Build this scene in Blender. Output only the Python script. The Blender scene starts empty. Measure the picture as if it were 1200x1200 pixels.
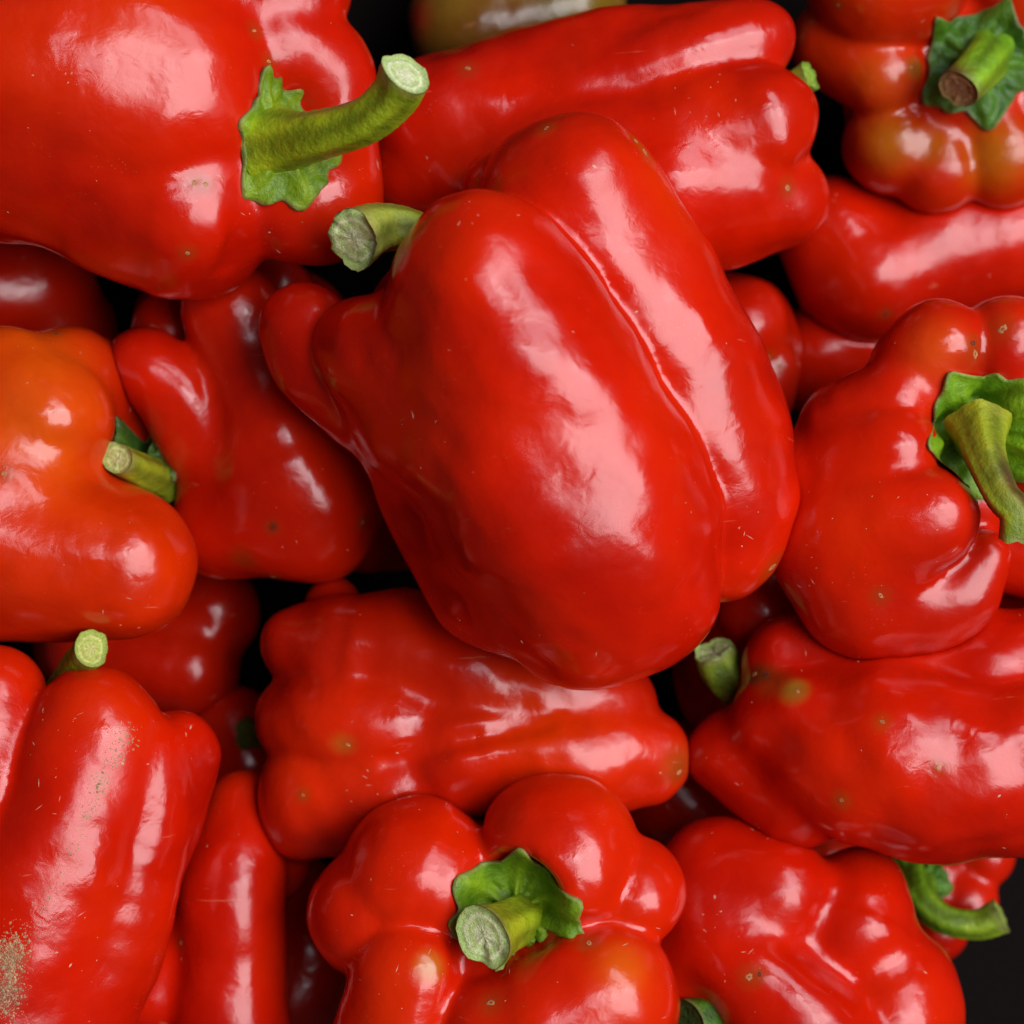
import bpy, math, random
import numpy as np
from mathutils import Vector
from mathutils.bvhtree import BVHTree

# ------------------------------------------------------------------ camera, world, lamps
scene = bpy.context.scene
U = 0.0002            # metres per modelling unit (one unit is 0.2 mm)
H = 2250.0            # camera height above the reference level, in units

cam_d = bpy.data.cameras.new('camera')
cam = bpy.data.objects.new('camera', cam_d)
scene.collection.objects.link(cam)
cam.location = (0, 0, H * U)
cam.rotation_euler = (0, 0, 0)
cam_d.sensor_width = 36
cam_d.lens = 36 * H / 1200.0
cam_d.clip_start = 0.01
cam_d.clip_end = 20
cam_d.dof.use_dof = True
cam_d.dof.focus_distance = (H - 110) * U
cam_d.dof.aperture_fstop = 9
scene.camera = cam

world = bpy.data.worlds.new('World')
scene.world = world
world.use_nodes = True
bgn = world.node_tree.nodes['Background']
bgn.inputs['Color'].default_value = (1.0, 0.95, 0.9, 1)
bgn.inputs['Strength'].default_value = 0.028

def area(name, loc, target, sx, sy, power, col):
    d = bpy.data.lights.new(name, 'AREA')
    d.shape = 'RECTANGLE'; d.size = sx; d.size_y = sy
    d.energy = power; d.color = col
    o = bpy.data.objects.new(name, d)
    scene.collection.objects.link(o)
    o.location = loc
    o.rotation_euler = (Vector(target) - Vector(loc)).to_track_quat('-Z', 'Y').to_euler()
    return o
area('daylight_opening', (0.96, 0.04, 1.38), (0, 0, 0), 1.08, 1.14, 29.5, (0.98, 0.98, 1.0))
area('sky_opening', (0.86, 0.80, 1.28), (0, 0, 0), 0.80, 0.46, 6.5, (0.86, 0.92, 1.0))
area('side_opening', (0.36, 0.30, 1.62), (0, 0, 0), 0.30, 0.70, 3.2, (0.88, 0.92, 1.0))

scene.view_settings.view_transform = 'Standard'
scene.view_settings.look = 'None'
scene.view_settings.exposure = 0
scene.view_settings.gamma = 1
scene.view_settings.use_curve_mapping = False

# ------------------------------------------------------------------ helpers
RNG = np.random.default_rng(7)
random.seed(7)

def unp(px, py, z):
    s = (H - z) / H
    return np.array([(px - 600) * s, (600 - py) * s, z])

def cm(points, sub=5):
    """Catmull-Rom through rows of (x,y,z,r)."""
    P = np.array(points, float)
    if len(P) == 1:
        return np.vstack([P, P + [[0.5, 0, 0, 0]]])
    Q = np.vstack([2 * P[0] - P[1], P, 2 * P[-1] - P[-2]])
    out = []
    for i in range(1, len(Q) - 2):
        p0, p1, p2, p3 = Q[i - 1], Q[i], Q[i + 1], Q[i + 2]
        for j in range(sub):
            t = j / sub
            out.append(0.5 * (2 * p1 + (p2 - p0) * t + (2 * p0 - 5 * p1 + 4 * p2 - p3) * t * t
                              + (3 * p1 - p0 - 3 * p2 + p3) * t ** 3))
    out.append(P[-1])
    return np.array(out)

def lift(lobe):
    """(px,py,z,r) rows -> real positions and radii in units."""
    return [tuple(unp(a, b, z)) + (r * (H - z) / H,) for (a, b, z, r) in lobe]

def chain_sdf(S, P):
    d = None
    for i in range(len(S) - 1):
        a = S[i, :3].astype(np.float32); ab = (S[i + 1, :3] - S[i, :3]).astype(np.float32)
        L = float(ab @ ab) + 1e-6
        pa = P - a
        t = np.clip((pa @ ab) / L, 0, 1)
        v = pa - t[:, None] * ab
        di = np.sqrt(np.einsum('ij,ij->i', v, v)) - (S[i, 3] + t * (S[i + 1, 3] - S[i, 3])).astype(np.float32)
        if d is None: d = di
        else:
            h = np.maximum(3.0 - np.abs(d - di), 0) / 3.0
            d = np.minimum(d, di) - h * h * 0.75
    return d

def smin(a, b, k):
    h = np.maximum(k - np.abs(a - b), 0) / k
    return np.minimum(a, b) - h * h * k * 0.25

def smax(a, b, k):
    return -smin(-a, -b, k)

class Shape:
    def __init__(s, lobes, k=22, cuts=(), seed=0, wob=2.2, ripple=1.0, ks={}):
        s.k = [ks.get(i, k) for i in range(len(lobes))]
        s.ch = [cm(lift(l)) for l in lobes]
        s.cuts = [(cm(lift(l)), kk) for (l, kk) in cuts]
        r = np.random.default_rng(100 + seed)
        s.w = []
        for i in range(9):
            v = r.normal(size=3); v /= np.linalg.norm(v)
            lam = r.uniform(70, 190)
            s.w.append(((v * 2 * math.pi / lam).astype(np.float32), r.uniform(0, 6.28), wob * lam / 130 * 0.42))
        for i in range(7):
            v = r.normal(size=3); v /= np.linalg.norm(v)
            lam = r.uniform(32, 62)
            s.w.append(((v * 2 * math.pi / lam).astype(np.float32), r.uniform(0, 6.28), 0.15 * ripple * lam / 45))
        al = np.vstack(s.ch)
        s.lo = (al[:, :3] - al[:, 3:]).min(0) - 14
        s.hi = (al[:, :3] + al[:, 3:]).max(0) + 14
    def __call__(s, P):
        d = None
        for c, kk in zip(s.ch, s.k):
            di = chain_sdf(c, P)
            d = di if d is None else smin(d, di, kk)
        for c, kk in s.cuts:
            d = smax(d, -chain_sdf(c, P), kk)
        for v, ph, a in s.w:
            d = d + np.float32(a) * np.sin(P @ v + np.float32(ph))
        return d

FLOOR = -500.0
done_shapes = []      # shapes built so far, uppermost first

def mesh_shape(shape, vox=5.0):
    above = [u for u in done_shapes if np.all(u.lo < shape.hi) and np.all(u.hi > shape.lo)]
    def f(P):
        d = shape(P)
        for u in above:
            m = np.all((P > u.lo) & (P < u.hi), axis=1)
            if m.any():
                d[m] = smax(d[m], -(u(P[m]) + np.float32(1.0)), 5.0)
        d = np.maximum(d, (FLOOR - P[:, 2]).astype(np.float32))
        return d
    B = 8
    lo = shape.lo
    nb = np.ceil((shape.hi - lo) / (vox * B)).astype(int) + 1
    bi = np.stack(np.meshgrid(*[np.arange(n) for n in nb], indexing='ij'), -1).reshape(-1, 3)
    cen = (lo + (bi + 0.5) * B * vox).astype(np.float32)
    dc = f(cen)
    F = np.repeat(np.repeat(np.repeat(np.where(dc < 0, -50, 50).reshape(nb).astype(np.float32), B, 0), B, 1), B, 2)
    act = np.abs(dc) < vox * B * 1.15
    ab = bi[act]
    off = np.stack(np.meshgrid(*[np.arange(B)] * 3, indexing='ij'), -1).reshape(-1, 3)
    idx = (ab[:, None, :] * B + off[None]).reshape(-1, 3)
    F[idx[:, 0], idx[:, 1], idx[:, 2]] = f((lo + idx * vox).astype(np.float32))
    # surface nets
    neg = F < 0
    n = np.array(F.shape)
    c = [neg[i:n[0] - 1 + i, j:n[1] - 1 + j, k:n[2] - 1 + k] for i in (0, 1) for j in (0, 1) for k in (0, 1)]
    cnt = sum(x.astype(np.int8) for x in c)
    cells = np.argwhere((cnt > 0) & (cnt < 8))
    vid = -np.ones(n - 1, int)
    vid[cells[:, 0], cells[:, 1], cells[:, 2]] = np.arange(len(cells))
    acc = np.zeros((len(cells), 3)); num = np.zeros(len(cells))
    corners = [(i, j, k) for i in (0, 1) for j in (0, 1) for k in (0, 1)]
    for a in range(8):
        for b in range(a + 1, 8):
            ca, cb = np.array(corners[a]), np.array(corners[b])
            if np.abs(ca - cb).sum() != 1: continue
            fa = F[tuple((cells + ca).T)]; fb = F[tuple((cells + cb).T)]
            m = (fa < 0) != (fb < 0)
            t = np.where(m, fa / np.where(m, fa - fb, 1), 0)
            acc += m[:, None] * (ca + t[:, None] * (cb - ca)); num += m
    V = lo + (cells + acc / num[:, None]) * vox
    quads = []
    for ax in range(3):
        e = np.zeros(3, int); e[ax] = 1
        o1 = np.zeros(3, int); o1[(ax + 1) % 3] = 1
        o2 = np.zeros(3, int); o2[(ax + 2) % 3] = 1
        A = neg[:n[0] - e[0], :n[1] - e[1], :n[2] - e[2]]
        Bn = neg[e[0]:, e[1]:, e[2]:]
        p = np.argwhere(A != Bn)
        p = p[(p[:, (ax + 1) % 3] > 0) & (p[:, (ax + 2) % 3] > 0)]
        ok = np.all(p < (n - 1), axis=1)
        p = p[ok]
        q = np.stack([vid[tuple((p - o1 - o2).T)], vid[tuple((p - o2).T)], vid[tuple(p.T)], vid[tuple((p - o1).T)]], 1)
        flip = ~A[tuple(p.T)]
        q[flip] = q[flip][:, ::-1]
        quads.append(q)
    Q = np.vstack(quads)
    Q = Q[(Q >= 0).all(1)]
    # Taubin relaxation
    E = np.vstack([Q[:, [0, 1]], Q[:, [1, 2]], Q[:, [2, 3]], Q[:, [3, 0]]])
    E = np.vstack([E, E[:, ::-1]])
    deg = np.bincount(E[:, 0], minlength=len(V)).astype(float); deg[deg == 0] = 1
    for it in range(8):
        for lam in (0.55, -0.56):
            S = np.stack([np.bincount(E[:, 0], weights=V[E[:, 1], a], minlength=len(V)) for a in range(3)], 1)
            V = V + lam * (S / deg[:, None] - V)
    return V, Q

def mesh_np(name, V, Q, mat, parent=None, col=None, smooth=True):
    me = bpy.data.meshes.new(name)
    V = np.asarray(V, float)
    if isinstance(Q, np.ndarray):
        me.vertices.add(len(V)); me.vertices.foreach_set('co', (V * U).astype(np.float32).ravel())
        nq, k = Q.shape
        me.loops.add(nq * k); me.polygons.add(nq)
        me.loops.foreach_set('vertex_index', Q.astype(np.int32).ravel())
        me.polygons.foreach_set('loop_start', np.arange(0, nq * k, k, dtype=np.int32))
        me.update(calc_edges=True); me.validate()
    else:
        me.from_pydata([tuple(v * U) for v in V], [], Q); me.update()
    if smooth:
        me.polygons.foreach_set('use_smooth', np.ones(len(me.polygons), bool))
    if col is not None:
        at = me.color_attributes.new('Col', 'FLOAT_COLOR', 'POINT')
        c4 = np.ones((len(V), 4), np.float32); c4[:, :3] = col
        at.data.foreach_set('color', c4.ravel())
    me.materials.append(mat)
    o = bpy.data.objects.new(name, me)
    scene.collection.objects.link(o)
    if parent is not None: o.parent = parent
    return o

# ------------------------------------------------------------------ materials
def nt_mat(name):
    m = bpy.data.materials.new(name); m.use_nodes = True
    nt = m.node_tree
    return m, nt, nt.nodes['Principled BSDF']

def N(nt, typ, **kw):
    n = nt.nodes.new(typ)
    for k, v in kw.items():
        if hasattr(n, k): setattr(n, k, v)
        else: n.inputs[k].default_value = v
    return n

def noise(nt, vec, scale, detail=3, rough=0.5, dist=0.0):
    n = N(nt, 'ShaderNodeTexNoise')
    n.inputs['Scale'].default_value = scale; n.inputs['Detail'].default_value = detail
    n.inputs['Roughness'].default_value = rough; n.inputs['Distortion'].default_value = dist
    nt.links.new(vec, n.inputs['Vector'])
    return n

def ramp(nt, fac, stops):
    r = N(nt, 'ShaderNodeValToRGB')
    e = r.color_ramp.elements
    while len(e) < len(stops): e.new(0.5)
    for i, (p, c) in enumerate(stops):
        e[i].position = p; e[i].color = (*c, 1) if len(c) == 3 else c
    nt.links.new(fac, r.inputs['Fac'])
    return r

def mixc(nt, fac, a, b, mode='MIX'):
    m = N(nt, 'ShaderNodeMix'); m.data_type = 'RGBA'; m.blend_type = mode
    for sock, v in ((0, fac), (6, a), (7, b)):
        if isinstance(v, (int, float)): m.inputs[sock].default_value = v
        elif isinstance(v, tuple): m.inputs[sock].default_value = (*v, 1)
        else: nt.links.new(v, m.inputs[sock])
    return m.outputs[2]

def skin_material():
    m, nt, p = nt_mat('pepper_skin')
    tc = N(nt, 'ShaderNodeTexCoord'); vec = tc.outputs['Object']
    att = N(nt, 'ShaderNodeAttribute', attribute_name='Col')
    # ripeness mottling
    n1 = noise(nt, vec, 28, 4, 0.55)
    r1 = ramp(nt, n1.outputs['Fac'], [(0.34, (0.80, 0.62, 0.6)), (0.52, (1, 1, 1)), (0.72, (1.06, 1.45, 1.1))])
    c = mixc(nt, 1.0, att.outputs['Color'], r1.outputs['Color'], 'MULTIPLY')
    n0 = noise(nt, vec, 11, 3, 0.5)
    r0 = ramp(nt, n0.outputs['Fac'], [(0.36, (0.76, 0.62, 1.3)), (0.5, (1, 1, 1)), (0.66, (1.05, 1.75, 0.9))])
    c = mixc(nt, 1.0, c, r0.outputs['Color'], 'MULTIPLY')
    # fine pale lenticels in the skin
    v1 = N(nt, 'ShaderNodeTexVoronoi'); v1.inputs['Scale'].default_value = 900; v1.inputs['Randomness'].default_value = 1
    nt.links.new(vec, v1.inputs['Vector'])
    s1 = ramp(nt, v1.outputs['Distance'], [(0.0, (1, 1, 1)), (0.10, (1, 1, 1)), (0.2, (0, 0, 0))])
    n2 = noise(nt, vec, 120, 2)
    s2 = ramp(nt, n2.outputs['Fac'], [(0.60, (0, 0, 0)), (0.70, (1, 1, 1))])
    mul = N(nt, 'ShaderNodeMath', operation='MULTIPLY'); nt.links.new(s1.outputs['Color'], mul.inputs[0]); nt.links.new(s2.outputs['Color'], mul.inputs[1])
    mul2 = N(nt, 'ShaderNodeMath', operation='MULTIPLY'); nt.links.new(mul.outputs[0], mul2.inputs[0]); mul2.inputs[1].default_value = 0.16
    c = mixc(nt, mul2.outputs[0], c, (0.75, 0.32, 0.16))
    # hairline scuffs
    mp = N(nt, 'ShaderNodeMapping'); mp.inputs['Scale'].default_value = (60, 420, 60); mp.inputs['Rotation'].default_value = (0.3, 0.5, 0.8)
    nt.links.new(vec, mp.inputs['Vector'])
    n3 = noise(nt, mp.outputs['Vector'], 1.0, 3, 0.6, 0.6)
    s3 = ramp(nt, n3.outputs['Fac'], [(0.715, (0, 0, 0)), (0.76, (1, 1, 1))])
    m3 = N(nt, 'ShaderNodeMath', operation='MULTIPLY'); nt.links.new(s3.outputs['Color'], m3.inputs[0]); m3.inputs[1].default_value = 0.34
    c = mixc(nt, m3.outputs[0], c, (0.70, 0.26, 0.13))
    nt.links.new(c, p.inputs['Base Color'])
    # gloss: waxy with duller patches
    n4 = noise(nt, vec, 75, 5, 0.6)
    r4 = N(nt, 'ShaderNodeMapRange'); r4.inputs['From Min'].default_value = 0.3; r4.inputs['From Max'].default_value = 0.75
    r4.inputs['To Min'].default_value = 0.12; r4.inputs['To Max'].default_value = 0.33
    nt.links.new(n4.outputs['Fac'], r4.inputs['Value'])
    nt.links.new(r4.outputs[0], p.inputs['Roughness'])
    p.inputs['IOR'].default_value = 1.5
    p.inputs['Subsurface Weight'].default_value = 0.0
    p.inputs['Subsurface Radius'].default_value = (1.0, 0.12, 0.05)
    p.inputs['Subsurface Scale'].default_value = 0.004
    # skin relief: gentle dimples and fine grain
    n5 = noise(nt, vec, 105, 2, 0.45, 0.4)
    b1 = N(nt, 'ShaderNodeBump'); b1.inputs['Strength'].default_value = 0.30; b1.inputs['Distance'].default_value = 0.0011
    nt.links.new(n5.outputs['Fac'], b1.inputs['Height'])
    n6 = noise(nt, vec, 1500, 3, 0.6)
    b2 = N(nt, 'ShaderNodeBump'); b2.inputs['Strength'].default_value = 0.35; b2.inputs['Distance'].default_value = 0.00005
    n7 = noise(nt, vec, 270, 3, 0.5, 0.6)
    b3 = N(nt, 'ShaderNodeBump'); b3.inputs['Strength'].default_value = 0.28; b3.inputs['Distance'].default_value = 0.00042
    nt.links.new(n7.outputs['Fac'], b3.inputs['Height']); nt.links.new(b1.outputs[0], b3.inputs['Normal'])
    nt.links.new(n6.outputs['Fac'], b2.inputs['Height']); nt.links.new(b3.outputs[0], b2.inputs['Normal'])
    nt.links.new(b2.outputs[0], p.inputs['Normal'])
    return m

def green_material():
    m, nt, p = nt_mat('green_stalk')
    tc = N(nt, 'ShaderNodeTexCoord'); vec = tc.outputs['Object']
    att = N(nt, 'ShaderNodeAttribute', attribute_name='Col')
    n1 = noise(nt, vec, 220, 5, 0.62)
    r1 = ramp(nt, n1.outputs['Fac'], [(0.30, (0.62, 0.70, 0.5)), (0.52, (1, 1, 1)), (0.75, (1.35, 1.2, 1.1))])
    c = mixc(nt, 1.0, att.outputs['Color'], r1.outputs['Color'], 'MULTIPLY')
    n2 = noise(nt, vec, 700, 4, 0.7)
    s2 = ramp(nt, n2.outputs['Fac'], [(0.63, (0, 0, 0)), (0.70, (1, 1, 1))])
    k = N(nt, 'ShaderNodeMath', operation='MULTIPLY'); nt.links.new(s2.outputs['Color'], k.inputs[0]); k.inputs[1].default_value = 0.3
    c = mixc(nt, k.outputs[0], c, (0.10, 0.08, 0.02))
    nt.links.new(c, p.inputs['Base Color'])
    p.inputs['Roughness'].default_value = 0.42
    p.inputs['Subsurface Weight'].default_value = 0.06
    p.inputs['Subsurface Radius'].default_value = (0.4, 1.0, 0.1)
    p.inputs['Subsurface Scale'].default_value = 0.002
    n3 = noise(nt, vec, 420, 5, 0.65)
    b = N(nt, 'ShaderNodeBump'); b.inputs['Strength'].default_value = 0.8; b.inputs['Distance'].default_value = 0.0009
    nt.links.new(n3.outputs['Fac'], b.inputs['Height']); nt.links.new(b.outputs[0], p.inputs['Normal'])
    return m

def cut_material():
    m, nt, p = nt_mat('cut_stalk')
    tc = N(nt, 'ShaderNodeTexCoord'); vec = tc.outputs['Object']
    att = N(nt, 'ShaderNodeAttribute', attribute_name='Col')
    n1 = noise(nt, vec, 2400, 4, 0.7)
    r1 = ramp(nt, n1.outputs['Fac'], [(0.30, (0.6, 0.6, 0.45)), (0.5, (1, 1, 0.95)), (0.75, (1.3, 1.28, 1.25))])
    c = mixc(nt, 1.0, att.outputs['Color'], r1.outputs['Color'], 'MULTIPLY')
    nt.links.new(c, p.inputs['Base Color'])
    p.inputs['Roughness'].default_value = 0.75
    b = N(nt, 'ShaderNodeBump'); b.inputs['Strength'].default_value = 0.9; b.inputs['Distance'].default_value = 0.0005
    nt.links.new(n1.outputs['Fac'], b.inputs['Height']); nt.links.new(b.outputs[0], p.inputs['Normal'])
    return m

def plain(name, col, rough=0.8):
    m, nt, p = nt_mat(name)
    tc = N(nt, 'ShaderNodeTexCoord')
    n1 = noise(nt, tc.outputs['Object'], 900, 3)
    r1 = ramp(nt, n1.outputs['Fac'], [(0.3, tuple(x * 0.5 for x in col)), (0.7, tuple(min(1, x * 1.3) for x in col))])
    nt.links.new(r1.outputs['Color'], p.inputs['Base Color'])
    p.inputs['Roughness'].default_value = rough
    return m

SKIN = skin_material(); GREEN = green_material(); CUT = cut_material()
DUST = plain('pale_dust', (0.66, 0.40, 0.27)); SOIL = plain('sandy_soil', (0.50, 0.32, 0.17)); CORK = plain('corky_scar', (0.50, 0.23, 0.09))
DARKSPOT = plain('dark_spot', (0.05, 0.02, 0.01)); CRATE = plain('crate_plastic', (0.005, 0.0022, 0.002), 0.9)
CRATE.node_tree.nodes['Principled BSDF'].inputs['Specular IOR Level'].default_value = 0.12

# ------------------------------------------------------------------ the crate floor
s = 2600.0
fl = mesh_np('crate_floor', np.array([(-s, -s, FLOOR + 0.5), (s, -s, FLOOR + 0.5), (s, s, FLOOR + 0.5), (-s, s, FLOOR + 0.5)]), [(0, 1, 2, 3)], CRATE, smooth=False)
fl['kind'] = 'structure'

# ------------------------------------------------------------------ stalk builders
G_LIGHT = (0.36, 0.46, 0.012); G_MID = (0.20, 0.33, 0.008); G_DARK = (0.06, 0.15, 0.006); G_YEL = (0.38, 0.37, 0.012)
PALE = (0.78, 0.80, 0.46)

def frames(S):
    T = np.gradient(S[:, :3], axis=0); T /= np.linalg.norm(T, axis=1)[:, None]
    n = np.cross(T[0], [0.3, 0.2, 0.9]); n /= np.linalg.norm(n)
    Ns = []
    for t in T:
        n = n - t * (n @ t); n /= np.linalg.norm(n); Ns.append(n.copy())
    Ns = np.array(Ns)
    return T, Ns, np.cross(T, Ns)

def build_stem(spec, parent, origin, seed):
    """Ridged swept stalk with a cut face; spec: pts (px,py,z,r), colours, ridges, end colour."""
    r = np.random.default_rng(500 + seed)
    S = cm(lift(spec['pts']), 9)
    T, A, B = frames(S)
    n = len(S); M = 40
    th = np.linspace(0, 2 * math.pi, M, endpoint=False)
    ridg = spec.get('ridges', 5); ph = r.uniform(0, 6)
    V, C = [], []
    c0, c1 = np.array(spec.get('base', G_MID)), np.array(spec.get('tip', G_LIGHT))
    jag = r.normal(0, 1, M); jag = (jag + np.roll(jag, 1) + np.roll(jag, 2)) / 3
    edge_r = 1 + 0.05 * jag + 0.10 * np.cos(2 * th + r.uniform(0, 6)) * spec.get('oval', 1)
    for i in range(n):
        t = i / (n - 1)
        rad = S[i, 3] * (1 + spec.get('flare', 0.5) * max(0, 1 - t / 0.22) ** 2)
        prof = 1 + 0.055 * np.cos(ridg * th + ph + 0.8 * t) + 0.02 * np.cos((2 * ridg + 1) * th + ph)
        blend = max(0, (t - 0.6) / 0.4)
        prof = prof * (1 - blend) + edge_r * blend * (1 + 0.05 * blend)
        prof = prof + 0.012 * np.sin(17 * t * 6.28 + 3 * np.sin(th * 2))
        R = rad * prof
        lift_end = (jag * spec.get('jag', 1.5)) if i == n - 1 else 0
        ring = S[i, :3] + R[:, None] * (np.cos(th)[:, None] * A[i] + np.sin(th)[:, None] * B[i]) + (np.zeros(M) + lift_end)[:, None] * T[i]
        V.append(ring)
        side = 0.85 + 0.25 * np.cos(ridg * th + ph + 0.8 * t)
        col = (c0 * (1 - t) + c1 * t)[None] * side[:, None]
        if t > 0.93: col = col * 0.6 + np.array([0.30, 0.28, 0.10]) * 0.4
        br = spec.get('brown')
        if br:
            w = np.clip((t - br[0]) / max(0.02, br[1] - br[0]), 0, 1) * (0.5 + 0.5 * np.sin(th * 2 + ph))
            col = col * (1 - w[:, None]) + np.array([0.10, 0.05, 0.015]) * w[:, None]
        C.append(col)
    V = np.vstack(V); C = np.vstack(C)
    F = [(i * M + j, i * M + (j + 1) % M, (i + 1) * M + (j + 1) % M, (i + 1) * M + j) for i in range(n - 1) for j in range(M)]
    st = mesh_np('stem', V - origin, np.array(F), GREEN, parent, C)
    # the cut face
    K = 9
    e, tdir = S[-1, :3], T[-1]
    cv, cc = [], []
    edge = V[-M:] - e
    ec = spec.get('end', PALE)
    tilt = spec.get('torn', 0.0)
    for k in range(K):
        q = 1 - k / K
        h = -3.0 * math.sin(min(1, (1 - q) * 3) * math.pi / 2) + 1.2 * math.exp(-((q - 0.66) / 0.08) ** 2)
        hh = h + r.normal(0, 0.5, M) + (tilt * S[-1, 3] * (np.cos(th + ph) * q) if 0 < k else 0)
        cv.append(e + edge * (q * 0.985 if k == 0 else q) + tdir * np.array(hh if k else np.full(M, 0.1))[:, None])
        base = np.array(ec)
        if q > 0.93: base = base * np.array([0.55, 0.6, 0.35])
        elif q > 0.72: base = base * np.array([0.62, 0.78, 0.45])
        elif q > 0.60: base = base * np.array([1.15, 1.15, 1.2])
        elif q > 0.36: base = base * np.array([0.78, 0.9, 0.6])
        cc.append(np.tile(base, (M, 1)) * r.uniform(0.85, 1.1, (M, 1)))
    cv.append((e - tdir * 2.2)[None]); cc.append(np.array([ec]))
    cv = np.vstack(cv); cc = np.vstack(cc)
    F = [(i * M + j, i * M + (j + 1) % M, (i + 1) * M + (j + 1) % M, (i + 1) * M + j) for i in range(K - 1) for j in range(M)]
    F += [((K - 1) * M + j, (K - 1) * M + (j + 1) % M, K * M) for j in range(M)]
    mesh_np('cut_end', cv - origin, F, CUT, st, cc)
    return st

def build_calyx(spec, parent, origin, bvh, seed):
    r = np.random.default_rng(900 + seed)
    px, py, z = spec['at']; c = unp(px, py, z)
    n = np.array(spec['n'], float); n /= np.linalg.norm(n)
    a = np.cross(n, [0.1, 1, 0.2]); a /= np.linalg.norm(a); b = np.cross(n, a)
    R = spec['r']; M = 96; K = 14
    th = np.linspace(0, 2 * math.pi, M, endpoint=False)
    sx = spec.get('sx', 1.0)
    sv, sf = spec.get('short', ((0, -1), 0.0))
    pts = spec.get('points', 6); ph = r.uniform(0, 6)
    w = ((th * pts / (2 * math.pi) + ph) % 1.0)
    spike = np.abs(2 * w - 1) ** 2.2
    amp = r.uniform(0.6, 1.25, pts)[(np.floor(th * pts / (2 * math.pi) + ph) % pts).astype(int)]
    Rt = R * (0.78 + 0.26 * spike * amp + 0.03 * np.sin(th * 11 + ph))
    jr = r.normal(0, 1, M); jr = (jr + np.roll(jr, 1) + np.roll(jr, -1)) / 3
    Rt = Rt * (1 + 0.07 * jr)
    lump = r.normal(0, 1, (K + 1, M)); lump = lump + np.roll(lump, 1, 1) + np.roll(lump, 1, 0) + np.roll(lump, -1, 1)
    dirs = np.cos(th)[:, None] * a[:2] + np.sin(th)[:, None] * b[:2]
    Rt = Rt * (1 - sf * np.clip(dirs @ np.array(sv, float), 0, 1))
    V, C = [], []
    cd, cl = np.array(spec.get('dark', G_MID)), np.array(spec.get('light', G_LIGHT))
    for k in range(K + 1):
        q = 0.12 + 0.88 * k / K
        for j in range(M):
            o = c + (a * math.cos(th[j]) * sx + b * math.sin(th[j])) * Rt[j] * q
            st = Vector(o + n * 90)
            hit = bvh.ray_cast(st, Vector(-n), 190)
            base = np.array(hit[0]) if hit[0] is not None else o
            nn = np.array(hit[1]) if hit[0] is not None else n
            rid = spike[j] * 8.0 * math.sin(math.pi * min(1, q * 1.05)) + 2.4 * math.sin(th[j] * 13 + 5 * q) + 2.0 * math.sin(th[j] * 7 - 9 * q + ph)
            h = 4.8 + 0.9 * max(rid, -2.5) + 0.9 * max(lump[k, j], -2) + 9 * max(0, 1 - q / 0.55) ** 2 + 1.0 * math.sin(q * 19 + 4 * th[j]) + (2.5 * max(0, q - 0.8) / 0.2 * (0.5 + 0.5 * math.sin(th[j] * 5 + ph)))
            V.append(base + (0.6 * n + 0.4 * nn) * h)
            t = np.clip(0.45 * spike[j] + 0.5 * (1 - q) + r.normal(0, 0.1), 0, 1)
            col = cd * (1 - t) + cl * t
            if k >= K - 0: col = col * 0.5 + np.array([0.32, 0.20, 0.08]) * 0.5
            C.append(col)
    V = np.array(V)
    # relax the ray-cast sheet a little
    G = V.reshape(K + 1, M, 3)
    for _ in range(2):
        G[1:-1] = 0.5 * G[1:-1] + 0.125 * (G[:-2] + G[2:] + np.roll(G, 1, 1)[1:-1] + np.roll(G, -1, 1)[1:-1])
        G[-1] = 0.7 * G[-1] + 0.15 * (np.roll(G[-1], 1, 0) + np.roll(G[-1], -1, 0))
    V = G.reshape(-1, 3)
    F = [(i * M + j, i * M + (j + 1) % M, (i + 1) * M + (j + 1) % M, (i + 1) * M + j) for i in range(K) for j in range(M)]
    low = V[K * M:(K + 1) * M] - n * 7
    V = np.vstack([V, low, (V[:M].mean(0) + n * 2)[None]]); C += [np.array([0.12, 0.08, 0.03])] * M + [cl]
    F += [(K * M + j, K * M + (j + 1) % M, (K + 1) * M + (j + 1) % M, (K + 1) * M + j) for j in range(M)]
    F += [(j, (K + 2) * M, (j + 1) % M) for j in range(M)]
    return mesh_np('calyx', V - origin, F, GREEN, parent, np.array(C))

def cast_from_view(bvh, px, py):
    o = np.array([0, 0, H]); d = unp(px, py, 0) - o; d /= np.linalg.norm(d)
    h = bvh.ray_cast(Vector(o), Vector(d), 6000)
    if h[0] is None: return None, None
    return np.array(h[0]), np.array(h[1])

OCT_V = np.array([(1, 0, 0), (-1, 0, 0), (0, 1, 0), (0, -1, 0), (0, 0, 1), (0, 0, -1)], float)
OCT_F = [(0, 2, 4), (2, 1, 4), (1, 3, 4), (3, 0, 4), (2, 0, 5), (1, 2, 5), (3, 1, 5), (0, 3, 5)]

def grains(spots, mat, name, parent, origin):
    """spots: (position, normal, length, width, height); flat little crumbs lying on the skin."""
    V, F = [], []
    for p, nn, l, w, h, ang in spots:
        t = np.cross(nn, [0.21, 0.9, 0.37]); t /= np.linalg.norm(t); b = np.cross(nn, t)
        u = t * math.cos(ang) + b * math.sin(ang); v = np.cross(nn, u)
        k = len(V)
        js = RNG.uniform(0.65, 1.3, 6)
        for j, q in enumerate(OCT_V):
            V.append(p + (u * q[0] * l + v * q[1] * w + nn * q[2] * h) * js[j])
        F += [(a + k, b_ + k, c + k) for a, b_, c in OCT_F]
    if not V: return None
    o = mesh_np(name, np.array(V) - origin, F, mat, parent, smooth=False)
    o['kind'] = 'stuff'
    return o

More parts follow.
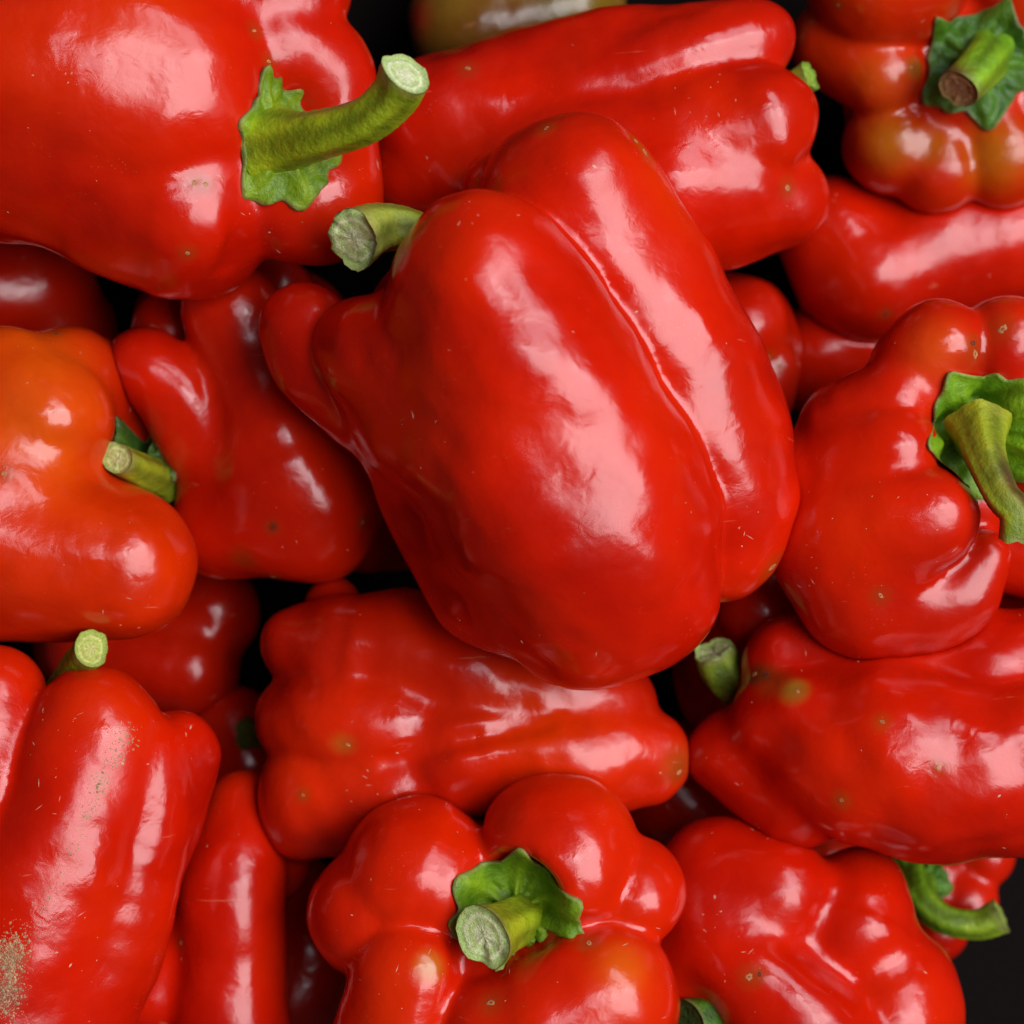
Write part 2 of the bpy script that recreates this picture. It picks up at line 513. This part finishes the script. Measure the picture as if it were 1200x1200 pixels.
def blemish(bvh, px, py, r, name, mat, parent, origin, seed, label=None, squash=1.0, ang=0.0):
    """An irregular thin scab lying on the skin with a raised rim."""
    rr = np.random.default_rng(seed)
    p, nn = cast_from_view(bvh, px, py)
    if p is None: return
    t = np.cross(nn, [0.21, 0.9, 0.37]); t /= np.linalg.norm(t); b = np.cross(nn, t)
    u = t * math.cos(ang) + b * math.sin(ang); v = np.cross(nn, u)
    M = 18; V = []
    jr = 1 + rr.normal(0, 0.16, M)
    for k, (q, h) in enumerate(((1.0, -0.8), (0.8, 0.5), (0.5, 0.25))):
        for j in range(M):
            a = 2 * math.pi * j / M
            o = p + (u * math.cos(a) + v * math.sin(a) * squash) * r * q * jr[j]
            hit = bvh.ray_cast(Vector(o + nn * 30), Vector(-nn), 70)
            base = np.array(hit[0]) if hit[0] is not None else o
            V.append(base + nn * h * 0.7)
    V.append(p - nn * 0.3)
    F = [(i * M + j, i * M + (j + 1) % M, (i + 1) * M + (j + 1) % M, (i + 1) * M + j) for i in range(2) for j in range(M)]
    F += [(2 * M + j, 2 * M + (j + 1) % M, 3 * M) for j in range(M)]
    o = mesh_np(name, np.array(V) - origin, F, mat, parent)
    if label: o['label'] = label

# ------------------------------------------------------------------ the peppers
RED = (0.63, 0.0108, 0.0004)
DEEP = (0.60, 0.0110, 0.0005)
ORED = (0.70, 0.032, 0.001)
count = [0]

def pepper(label, lobes, k=22, cuts=(), col=RED, tints=(), stem=None, calyx=None, dust=40, spots=(), wob=2.2,
           vox=5.0, ripple=1.0, extra=None, dz=0, ks={}):
    lobes = [[(a, b, z + dz, r) for (a, b, z, r) in l] for l in lobes]
    cuts = [([(a, b, z + dz, r) for (a, b, z, r) in l], kk) for l, kk in cuts]
    if stem: stem = dict(stem, pts=[(a, b, z + dz, r) for (a, b, z, r) in stem['pts']])
    if calyx: calyx = dict(calyx, at=(calyx['at'][0], calyx['at'][1], calyx['at'][2] + dz))
    count[0] += 1; sd = count[0]
    sh = Shape(lobes, k, cuts, sd, wob, ripple, ks)
    V, Q = mesh_shape(sh, vox)
    done_shapes.append(sh)
    origin = np.array([V[:, 0].mean(), V[:, 1].mean(), V[:, 2].min()])
    root = bpy.data.objects.new('bell_pepper', None)
    root.empty_display_size = 0.02
    scene.collection.objects.link(root)
    root.location = tuple(origin * U)
    root['label'] = label; root['category'] = 'bell pepper'; root['group'] = 'red bell peppers heaped in the crate'
    bvh = BVHTree.FromPolygons([tuple(v) for v in V], Q.tolist())
    C = np.tile(np.array(col, float), (len(V), 1))
    for (px, py, rad, tc, st) in tints:
        p, nn = cast_from_view(bvh, px, py)
        if p is None: continue
        d = np.linalg.norm(V - p, axis=1) / rad
        wgt = st * np.clip(1 - d, 0, 1) ** 2 * (3 - 2 * np.clip(1 - d, 0, 1))
        C = C * (1 - wgt[:, None]) + np.array(tc) * wgt[:, None]
    for (px, py, rad, kind) in spots:      # bruised ring round each scar
        p, nn = cast_from_view(bvh, px, py)
        if p is None: continue
        w = 0.55 * np.clip(1 - np.linalg.norm(V - p, axis=1) / (rad * 2.6 + 6), 0, 1)
        C = C * (1 - w[:, None]) + np.array((0.30, 0.06, 0.006)) * w[:, None]
    mesh_np('skin', V - origin, Q, SKIN, root, C)
    if calyx: build_calyx(calyx, root, origin, bvh, sd)
    if stem: build_stem(stem, root, origin, sd)
    # crumbs and dust on the skin
    r = np.random.default_rng(300 + sd)
    lo, hi = [], []
    al = [p for l in lobes for p in l]
    x0, x1 = min(p[0] - p[3] for p in al), max(p[0] + p[3] for p in al)
    y0, y1 = min(p[1] - p[3] for p in al), max(p[1] + p[3] for p in al)
    x0, x1, y0, y1 = max(0, x0), min(1200, x1), max(0, y0), min(1200, y1)
    sp = []
    cl = r.uniform(0, 1, (6, 2))
    for i in range(int(dust * 0.5)):
        if i % 4 == 1:
            px, py = r.uniform(x0, x1), r.uniform(y0, y1)
        else:
            g = cl[r.integers(6)]
            px, py = x0 + (x1 - x0) * g[0] + r.normal(0, 26), y0 + (y1 - y0) * g[1] + r.normal(0, 26)
        p, nn = cast_from_view(bvh, px, py)
        if p is None: continue
        l = r.choice([0.5, 0.75, 1.05, 1.6], p=[0.5, 0.33, 0.13, 0.04])
        if i % 5 == 0: sp.append((p, nn, r.uniform(2.5, 6), 0.45, 0.35, r.uniform(0, 6.28)))
        else: sp.append((p, nn, l * r.uniform(0.9, 2.4), l * 0.75, l * 0.4, r.uniform(0, 6.28)))
    grains(sp, DUST, 'dust', root, origin)
    for i, (px, py, rad, kind) in enumerate(spots):
        blemish(bvh, px, py, rad * 0.8, {'c': 'scar', 'd': 'dark_spot', 's': 'soil_smudge'}[kind], {'c': CORK, 'd': DARKSPOT, 's': SOIL}[kind], root, origin, 40 * sd + i,
                squash=r.uniform(0.5, 0.9), ang=r.uniform(0, 3.1))
    if extra: extra(bvh, root, origin)
    return root

# ---- upper layer, topmost first
pepper('large glossy red pepper with two long lobes lying on top of the heap',
    [[(568, 332, 140, 110), (612, 450, 108, 141), (667, 590, 65, 166), (704, 668, 40, 141)],
     [(672, 238, 50, 107), (737, 345, 18, 112), (797, 470, -8, 115), (838, 560, -15, 92), (850, 635, -20, 72)],
     [(600, 235, -30, 62), (660, 300, -60, 80)],
     [(418, 402, 40, 55), (462, 425, 52, 80), (535, 480, 50, 112)],
     [(520, 400, -60, 100), (700, 560, -80, 120)],
     [(470, 480, -10, 64), (525, 580, -30, 78), (590, 670, -25, 92)],
     [(361, 380, -8, 54), (392, 425, -15, 64), (460, 470, -30, 80)]],
    k=8, vox=3.4, ks={1: 9, 3: 50, 4: 25, 5: 40, 6: 8}, dust=150, wob=2.6, ripple=1.2, dz=40,
    stem=dict(pts=[(550, 318, 50, 27), (490, 274, 62, 25), (447, 267, 74, 29), (414, 281, 106, 35)], base=G_LIGHT, tip=(0.46, 0.50, 0.08), end=(0.88, 0.90, 0.52), flare=0, torn=0.35, jag=4),
    spots=[(640, 150, 5, 'c'), (745, 165, 5, 'c'), (756, 178, 7, 'c'), (905, 665, 9, 'c')])

pepper('big red pepper with a thick curved green stem beside the two-lobed pepper',
    [[(-140, 50, -20, 190), (50, 85, -5, 205), (170, 110, -5, 180)],
     [(80, 200, 10, 95), (212, 235, 10, 116)],
     [(290, 190, 0, 90), (372, 238, 0, 74), (395, 195, -10, 52)],
     [(300, 60, 0, 90), (368, 78, 0, 64), (388, 160, -25, 56)],
     [(200, -30, 0, 150), (340, -15, 0, 78)],
     [(60, 100, -80, 180), (300, 130, -80, 120)]],
    k=12, cuts=[([(352, 168, 140, 50)], 40), ([(296, 215, 108, 9), (284, 260, 100, 7), (272, 318, 60, 6)], 22)], dust=90, wob=2.6,
    calyx=dict(at=(336, 165, 85), n=(0.72, -0.02, 0.66), r=88, sx=0.66, points=6, dark=(0.15, 0.27, 0.006), light=(0.30, 0.42, 0.010)),
    stem=dict(pts=[(318, 168, 70, 36), (365, 160, 118, 29), (425, 142, 160, 27), (462, 112, 190, 28), (476, 86, 214, 29)], base=(0.33, 0.44, 0.010), tip=(0.30, 0.38, 0.012), end=(0.85, 0.86, 0.56), flare=0.35),
    tints=[(30, 20, 260, ORED, 0.5)],
    spots=[(228, 214, 5, 'c'), (241, 216, 4, 'c'), (298, 36, 4, 'c'), (315, 72, 4, 'c'), (220, 297, 4, 'c')])

def soil_patch(bvh, root, origin):
    r = np.random.default_rng(77); sp = []
    segs = [((150, 855), (100, 955), 9, 330), ((140, 850), (160, 880), 8, 40), ((100, 955), (40, 1085), 9, 150), ((15, 1110), (5, 1185), 15, 1100), ((30, 1100), (0, 1120), 9, 220)]
    for a, b, sdv, n in segs:
        for i in range(n):
            t = r.uniform(); w = r.normal(0, sdv, 2)
            px, py = a[0] + (b[0] - a[0]) * t + w[0] * 0.7, a[1] + (b[1] - a[1]) * t + w[1]
            p, nn = cast_from_view(bvh, px, py)
            if p is None: continue
            l = r.choice([0.45, 0.7, 1.0, 1.6, 2.3], p=[0.50, 0.30, 0.14, 0.05, 0.01])
            sp.append((p, nn, l * 1.3, l, l * 0.6, r.uniform(0, 6.28)))
    grains(sp, SOIL, 'soil_crumbs', root, origin)

pepper('dusty red pepper with sandy soil on its ribs and a cut stem behind its shoulder',
    [[(-15, 820, 10, 70), (-50, 950, 20, 115)],
     [(115, 857, 25, 77), (85, 960, 18, 106), (25, 1100, 5, 140), (-10, 1220, 0, 145)],
     [(168, 888, 12, 55), (150, 1000, 12, 70), (80, 1160, 10, 95)],
     [(204, 882, -20, 50), (165, 990, -30, 62), (95, 1130, -30, 72), (40, 1240, -30, 85)],
     [(30, 950, -60, 110), (0, 1150, -60, 130)]],
    k=9, dust=120, wob=2.0,
    stem=dict(pts=[(70, 805, -20, 15), (86, 783, 12, 16), (107, 760, 50, 22)], base=G_DARK, tip=G_MID, end=(0.68, 0.68, 0.22), flare=0),
    tints=[(12, 1125, 26, (0.28, 0.16, 0.07), 0.75), (6, 1165, 30, (0.28, 0.16, 0.07), 0.75), (118, 915, 16, (0.4, 0.10, 0.05), 0.5)],
    extra=soil_patch)

pepper('red pepper seen stem end on, six bulging lobes around a pale cut stem',
    [[(486, 1022, 5, 88), (540, 1050, 0, 70)], [(655, 1006, 15, 97), (630, 1045, 0, 70)], [(738, 1047, 10, 68), (690, 1075, 5, 60)], [(440, 1070, -5, 80), (500, 1090, 0, 60)],
     [(476, 1142, 50, 68), (468, 1250, 20, 88)], [(705, 1172, 52, 94), (640, 1200, 60, 92), (660, 1280, 40, 110)], [(590, 1212, 55, 86)],
     [(590, 1120, -90, 165)]],
    k=9, cuts=[([(600, 1062, 80, 58)], 24)], dust=110, wob=2.0, ripple=1.4, col=(0.64, 0.0130, 0.0005),
    calyx=dict(at=(604, 1068, 25), n=(0.02, -0.2, 0.95), r=96, points=7, short=((-0.25, -1), 0.5), dark=(0.10, 0.22, 0.006), light=(0.28, 0.42, 0.010)),
    stem=dict(pts=[(620, 1078, 5, 32), (607, 1080, 42, 29), (586, 1089, 84, 30), (566, 1098, 118, 34)], base=(0.26, 0.40, 0.008), tip=G_YEL, end=(0.80, 0.83, 0.48), flare=0.2, jag=3),
    tints=[(505, 1133, 28, (0.50, 0.16, 0.01), 0.8), (735, 1140, 70, ORED, 0.9), (730, 1130, 45, (0.66, 0.10, 0.008), 0.5)],
    spots=[(690, 1105, 5, 'c'), (575, 1175, 6, 'c')])

pepper('red pepper with a bright green calyx and thick bent stem drooping over its side',
    [[(1075, 440, -25, 58), (1100, 405, -10, 58)], [(1178, 405, -20, 61)], [(1000, 505, -45, 66), (1050, 466, -2, 44)], [(985, 565, -40, 80), (1045, 524, 14, 53)],
     [(1000, 620, -15, 84), (1048, 612, 16, 72), (1088, 606, 34, 60)], [(985, 640, -35, 84), (1015, 695, -30, 80)],
     [(1060, 705, -30, 68), (1115, 700, -15, 52), (1152, 652, 2, 33)], [(1100, 560, -125, 125)], [(1240, 560, -40, 85), (1225, 470, -30, 70)], [(1160, 630, -90, 60), (1230, 650, -80, 60)]],
    k=10, ks={4: 14, 5: 34}, cuts=[([(1172, 525, 75, 50)], 20)], dust=70, wob=1.8, col=(0.64, 0.0130, 0.0005),
    calyx=dict(at=(1158, 508, 20), n=(0.18, -0.1, 0.95), r=88, points=5, dark=(0.12, 0.28, 0.006), light=(0.28, 0.46, 0.010)),
    stem=dict(pts=[(1146, 500, 20, 32), (1154, 535, 62, 24), (1172, 578, 90, 20), (1190, 602, 98, 20), (1188, 632, 92, 18)], base=(0.34, 0.36, 0.012), tip=(0.36, 0.50, 0.03), end=(0.45, 0.55, 0.12), flare=0.2, brown=(0.2, 0.4)),
    tints=[(1098, 410, 62, (0.70, 0.075, 0.006), 0.8), (1175, 400, 50, DEEP, 0.6)],
    spots=[(1143, 415, 8, 'c'), (1140, 402, 5, 'd'), (1032, 698, 5, 'c'), (1175, 385, 9, 'c')])

pepper('broad red pepper with a yellow-green scar on its shoulder under the bent-stem pepper',
    [[(860, 880, -90, 52), (930, 920, -80, 72)], [(925, 850, -55, 70), (1030, 882, -25, 112), (1160, 892, -25, 112), (1290, 870, -25, 105)],
     [(922, 772, -80, 52), (1020, 790, -70, 68), (1130, 790, -55, 74), (1230, 790, -55, 80)], [(1000, 850, -120, 110), (1200, 850, -120, 130)]],
    k=16, dust=60, wob=3.6, ripple=2.2, dz=-10,
    stem=dict(pts=[(895, 812, -130, 26), (862, 800, -125, 28), (845, 783, -112, 27), (837, 762, -96, 21)], base=(0.07, 0.15, 0.006), tip=(0.20, 0.30, 0.02), end=(0.66, 0.68, 0.36), flare=0, jag=4, torn=0.2),
    tints=[(930, 808, 26, (0.40, 0.30, 0.02), 0.95), (888, 792, 24, (0.05, 0.04, 0.006), 0.95), (905, 800, 34, (0.32, 0.12, 0.01), 0.5)],
    spots=[(884, 790, 5, 'c'), (898, 791, 5, 'd'), (935, 810, 4, 'c'), (986, 938, 4, 'c'), (1034, 846, 4, 'c'), (1100, 899, 4, 'c')])

pepper('orange-tinted red pepper with a short cut stem tucked in its notch',
    [[(-100, 580, -80, 180), (-15, 590, -60, 140)], [(5, 470, -48, 88), (54, 496, -30, 80)], [(80, 448, -100, 68), (132, 470, -165, 55), (150, 540, -200, 52)],
     [(20, 640, -35, 112), (140, 661, -28, 90)], [(40, 560, -140, 110)]],
    k=24, dust=30, wob=1.6, col=(0.67, 0.027, 0.0008),
    stem=dict(pts=[(190, 563, -130, 22), (168, 554, -70, 21), (137, 537, -15, 19)], base=(0.18, 0.24, 0.008), tip=(0.30, 0.33, 0.015), end=(0.72, 0.72, 0.32), flare=0.2),
    calyx=dict(at=(178, 538, -110), n=(-0.1, 0.3, 0.9), r=46, points=5, dark=(0.03, 0.08, 0.01), light=(0.07, 0.16, 0.01)),
    tints=[(20, 440, 190, (0.72, 0.085, 0.003), 0.9), (60, 480, 120, (0.74, 0.075, 0.003), 0.6), (160, 440, 70, DEEP, 0.9)],
    spots=[(66, 391, 3, 'd'), (5, 555, 4, 'c')])

pepper('red pepper lying sideways with crinkled shoulder and short pale green stem tip',
    [[(520, 150, -110, 90), (620, 120, -100, 84), (740, 90, -85, 77), (850, 60, -75, 62), (880, 50, -70, 51)],
     [(495, 205, -120, 66), (640, 210, -90, 96), (760, 215, -75, 106), (850, 225, -75, 82)],
     [(800, 170, -70, 88), (882, 145, -50, 76)], [(840, 230, -80, 78), (905, 230, -90, 65)], [(600, 180, -160, 90), (800, 150, -160, 100)]],
    k=13, dust=60, wob=3.4, ripple=1.9, dz=-15,
    stem=dict(pts=[(895, 125, -110, 18), (930, 100, -95, 17), (949, 89, -82, 16)], base=G_LIGHT, tip=(0.32, 0.46, 0.03), end=(0.32, 0.46, 0.05), flare=0),
    spots=[(923, 220, 5, 'c'), (548, 80, 5, 'c')])

pepper('orange-red pepper lying lengthwise beneath the two-lobed pepper, rippled highlights along it',
    [[(352, 755, -100, 48), (420, 770, -90, 72)], [(347, 842, -100, 50), (420, 840, -80, 78), (520, 860, -85, 72)], [(373, 932, -100, 74), (460, 920, -90, 84)],
     [(470, 770, -95, 78), (600, 800, -95, 82), (700, 830, -105, 70)], [(540, 880, -65, 74), (680, 885, -70, 70), (750, 888, -82, 58)],
     [(500, 850, -150, 105), (620, 860, -150, 95)], [(390, 715, -150, 36)]],
    k=12, dust=50, wob=3.2, ripple=1.9, dz=-15, col=(0.66, 0.017, 0.0008), cuts=[([(455, 893, 0, 5), (540, 868, 8, 6), (640, 848, 0, 5)], 18)],
    tints=[(795, 895, 40, (0.40, 0.10, 0.01), 0.7), (640, 820, 160, (0.62, 0.030, 0.001), 0.6), (400, 872, 22, (0.45, 0.12, 0.01), 0.5)],
    spots=[(796, 905, 6, 'c'), (408, 873, 4, 'c'), (355, 932, 3, 'c')])

pepper('smooth red pepper with round dimples between the stem-on pepper and the dark floor',
    [[(845, 1048, -95, 88)], [(905, 1045, -62, 64)], [(1000, 1088, -78, 70), (1012, 1040, -100, 46)], [(1043, 1178, -80, 87), (1030, 1250, -80, 90)],
     [(838, 1105, -50, 54), (885, 1150, -30, 60), (945, 1215, -30, 82)], [(800, 1130, -90, 60)], [(930, 1110, -130, 100)]],
    k=26, dust=70, wob=3.0,
    stem=dict(pts=[(850, 1180, -80, 26), (828, 1190, -40, 26), (806, 1196, -20, 24)], base=G_DARK, tip=(0.06, 0.16, 0.01), end=(0.05, 0.12, 0.01), flare=0.1),
    spots=[(878, 1145, 6, 'c'), (890, 1142, 4, 'd')])

pepper('red pepper with two finger-like lobes and a smooth broad bottom, beside the orange-tinted pepper',
    [[(173, 425, -105, 46), (213, 470, -104, 49), (262, 540, -118, 58)], [(272, 366, -105, 60), (305, 440, -108, 64), (340, 540, -115, 90)],
     [(268, 610, -130, 66)], [(330, 585, -128, 86)], [(368, 592, -120, 88)], [(300, 540, -190, 100)], [(198, 388, -175, 46)]],
    k=15, ks={2: 30, 3: 30, 4: 30}, dust=40, wob=3.2, col=(0.66, 0.0135, 0.0005), dz=-12,
    tints=[(285, 655, 30, (0.30, 0.05, 0.005), 0.6), (320, 617, 9, (0.10, 0.01, 0.003), 0.9)],
    spots=[(319, 618, 4, 'd'), (425, 612, 4, 'c'), (320, 676, 5, 'c')])

pepper('long narrow red pepper with one bright streak beside the dusty pepper',
    [[(285, 948, -150, 46), (273, 1040, -110, 63), (273, 1130, -105, 63), (268, 1240, -100, 72)], [(300, 985, -175, 52), (320, 1010, -180, 45)], [(190, 1160, -135, 62), (235, 1080, -150, 52)], [(230, 1150, -190, 90)]],
    k=18, dust=40, wob=1.5,
    spots=[(212, 1105, 4, 'c')])

# ---- lower layer
YEL = (0.54, 0.17, 0.004)
pepper('half-ripe red and yellow-green pepper with a dark calyx and brown-ended stem',
    [[(1040, -36, -130, 98)], [(985, 50, -190, 58), (1034, 88, -155, 51)], [(1048, 168, -195, 60)], [(1098, 198, -190, 54), (1090, 150, -185, 40)], [(1172, 182, -190, 62), (1165, 150, -185, 50)],
     [(1225, 130, -190, 60)], [(1215, 10, -170, 75)], [(1110, 110, -255, 122)]],
    k=10, cuts=[([(1148, 75, -70, 46)], 30)], dz=-45, dust=20, wob=1.4, col=(0.60, 0.022, 0.001),
    calyx=dict(at=(1146, 76, -130), n=(0, -0.12, 1), r=84, points=5, dark=(0.03, 0.10, 0.005), light=(0.10, 0.25, 0.008)),
    stem=dict(pts=[(1156, 66, -140, 30), (1148, 78, -85, 27), (1123, 105, -45, 22)], base=(0.15, 0.32, 0.008), tip=(0.24, 0.44, 0.012), end=(0.36, 0.16, 0.07), flare=0.2, brown=(0.75, 0.95)),
    tints=[(1045, 165, 60, YEL, 1.0), (1095, 170, 42, YEL, 0.8), (1165, 180, 70, YEL, 0.9), (1040, 95, 66, (0.52, 0.06, 0.004), 0.9), (1073, 80, 22, (0.20, 0.12, 0.01), 0.9)],
    spots=[(1068, 79, 4, 'c'), (1070, 79, 2, 'd'), (982, 6, 3, 'c')])
pepper('dark red pepper under the half-ripe pepper with one broad highlight',
    [[(975, 275, -262, 66), (1012, 325, -255, 70)], [(1090, 285, -285, 90), (1240, 265, -300, 92)], [(1005, 335, -270, 58), (1024, 376, -262, 18)]],
    k=45, dz=-45, dust=15, col=DEEP, spots=[(1038, 368, 4, 'd')])
pepper('small red pepper wedged behind the right lobe of the two-lobed pepper',
    [[(868, 388, -195, 62), (840, 420, -260, 100)], [(905, 432, -188, 36), (880, 470, -200, 50)]], k=10, dz=-45, dust=12, col=DEEP, spots=[(901, 418, 3, 'c'), (912, 429, 3, 'c')])
pepper('red pepper mostly hidden behind the bent-stem pepper',
    [[(1190, 690, -150, 58), (1250, 640, -150, 100)], [(1180, 640, -260, 120)]], dz=-45, dust=10)
pepper('dim red pepper under the orange-tinted pepper with one small highlight',
    [[(110, 750, -310, 70), (225, 788, -285, 55)], [(190, 740, -320, 60), (248, 715, -310, 58)]], dz=-45, dust=10, col=DEEP)
pepper('sliver of red pepper under the finger-lobed pepper and two-lobed pepper',
    [[(432, 628, -215, 44), (450, 560, -270, 110)]], dz=-45, dust=4, col=DEEP)
pepper('dim red pepper in shade below the big curved-stem pepper',
    [[(30, 335, -270, 78), (-40, 350, -270, 100)], [(60, 400, -310, 80)]], dz=-45, dust=4, col=DEEP, tints=[(50, 288, 10, (0.15, 0.02, 0.005), 0.8)])
pepper('olive-green unripe pepper behind the sideways crinkled pepper',
    [[(555, 30, -265, 75), (660, 10, -275, 72)], [(600, -30, -300, 95)]], dz=-45, dust=10, col=(0.20, 0.095, 0.010), tints=[(488, 20, 45, (0.40, 0.015, 0.004), 0.9), (650, 12, 50, (0.14, 0.12, 0.03), 0.6)])
pepper('small lobed red pepper with a hooked green stem beside the dark floor',
    [[(1152, 1003, -265, 36)], [(1128, 1052, -262, 40)], [(1095, 1092, -255, 36)], [(1075, 1030, -315, 80)]], k=9, dz=-45, dust=4, col=DEEP,
    calyx=dict(at=(1075, 1025, -240), n=(0, -0.2, 1), r=44, points=5, dark=(0.05, 0.16, 0.006), light=(0.12, 0.28, 0.008)),
    stem=dict(pts=[(1072, 1025, -250, 24), (1078, 1050, -200, 19), (1105, 1076, -172, 17), (1145, 1083, -160, 17), (1174, 1073, -150, 18)], base=(0.14, 0.30, 0.008), tip=(0.26, 0.38, 0.015), end=(0.34, 0.36, 0.08), flare=0.3))
pepper('dark red pepper deep in the gap left of the stem-on pepper',
    [[(360, 1120, -265, 68), (345, 1180, -280, 85)], [(352, 1060, -290, 55)]], dz=-45, dust=8, col=DEEP)
pepper('little dim red pepper with a stub of green stem beside the lengthwise pepper',
    [[(272, 855, -300, 52), (300, 900, -315, 80)]], dz=-45, dust=4, col=DEEP,
    stem=dict(pts=[(325, 862, -270, 18), (305, 860, -245, 17), (287, 859, -225, 17)], base=G_DARK, tip=(0.10, 0.19, 0.01), end=(0.12, 0.2, 0.02), flare=0))
pepper('dim red pepper at the bottom of the gap below the dark red pepper',
    [[(970, 420, -330, 70), (1010, 395, -330, 68)]], dz=-45, dust=2, col=DEEP)
pepper('shaded red pepper between the two-lobed pepper and the scarred pepper',
    [[(890, 718, -200, 58), (880, 780, -330, 95)]], dust=2, col=DEEP)
pepper('shaded red pepper in the gap under the scarred pepper',
    [[(850, 975, -270, 60), (950, 1000, -260, 60)], [(800, 930, -320, 85)]], dz=-45, dust=4, col=DEEP)
pepper('shaded red pepper in the gap above the finger-lobed pepper',
    [[(205, 372, -320, 45), (230, 430, -325, 80)]], dz=-45, dust=2, col=DEEP)
pepper('shaded red pepper deep in the gap beside the torn stem of the two-lobed pepper',
    [[(320, 345, -250, 50), (330, 420, -380, 100)]], dust=2, col=DEEP)
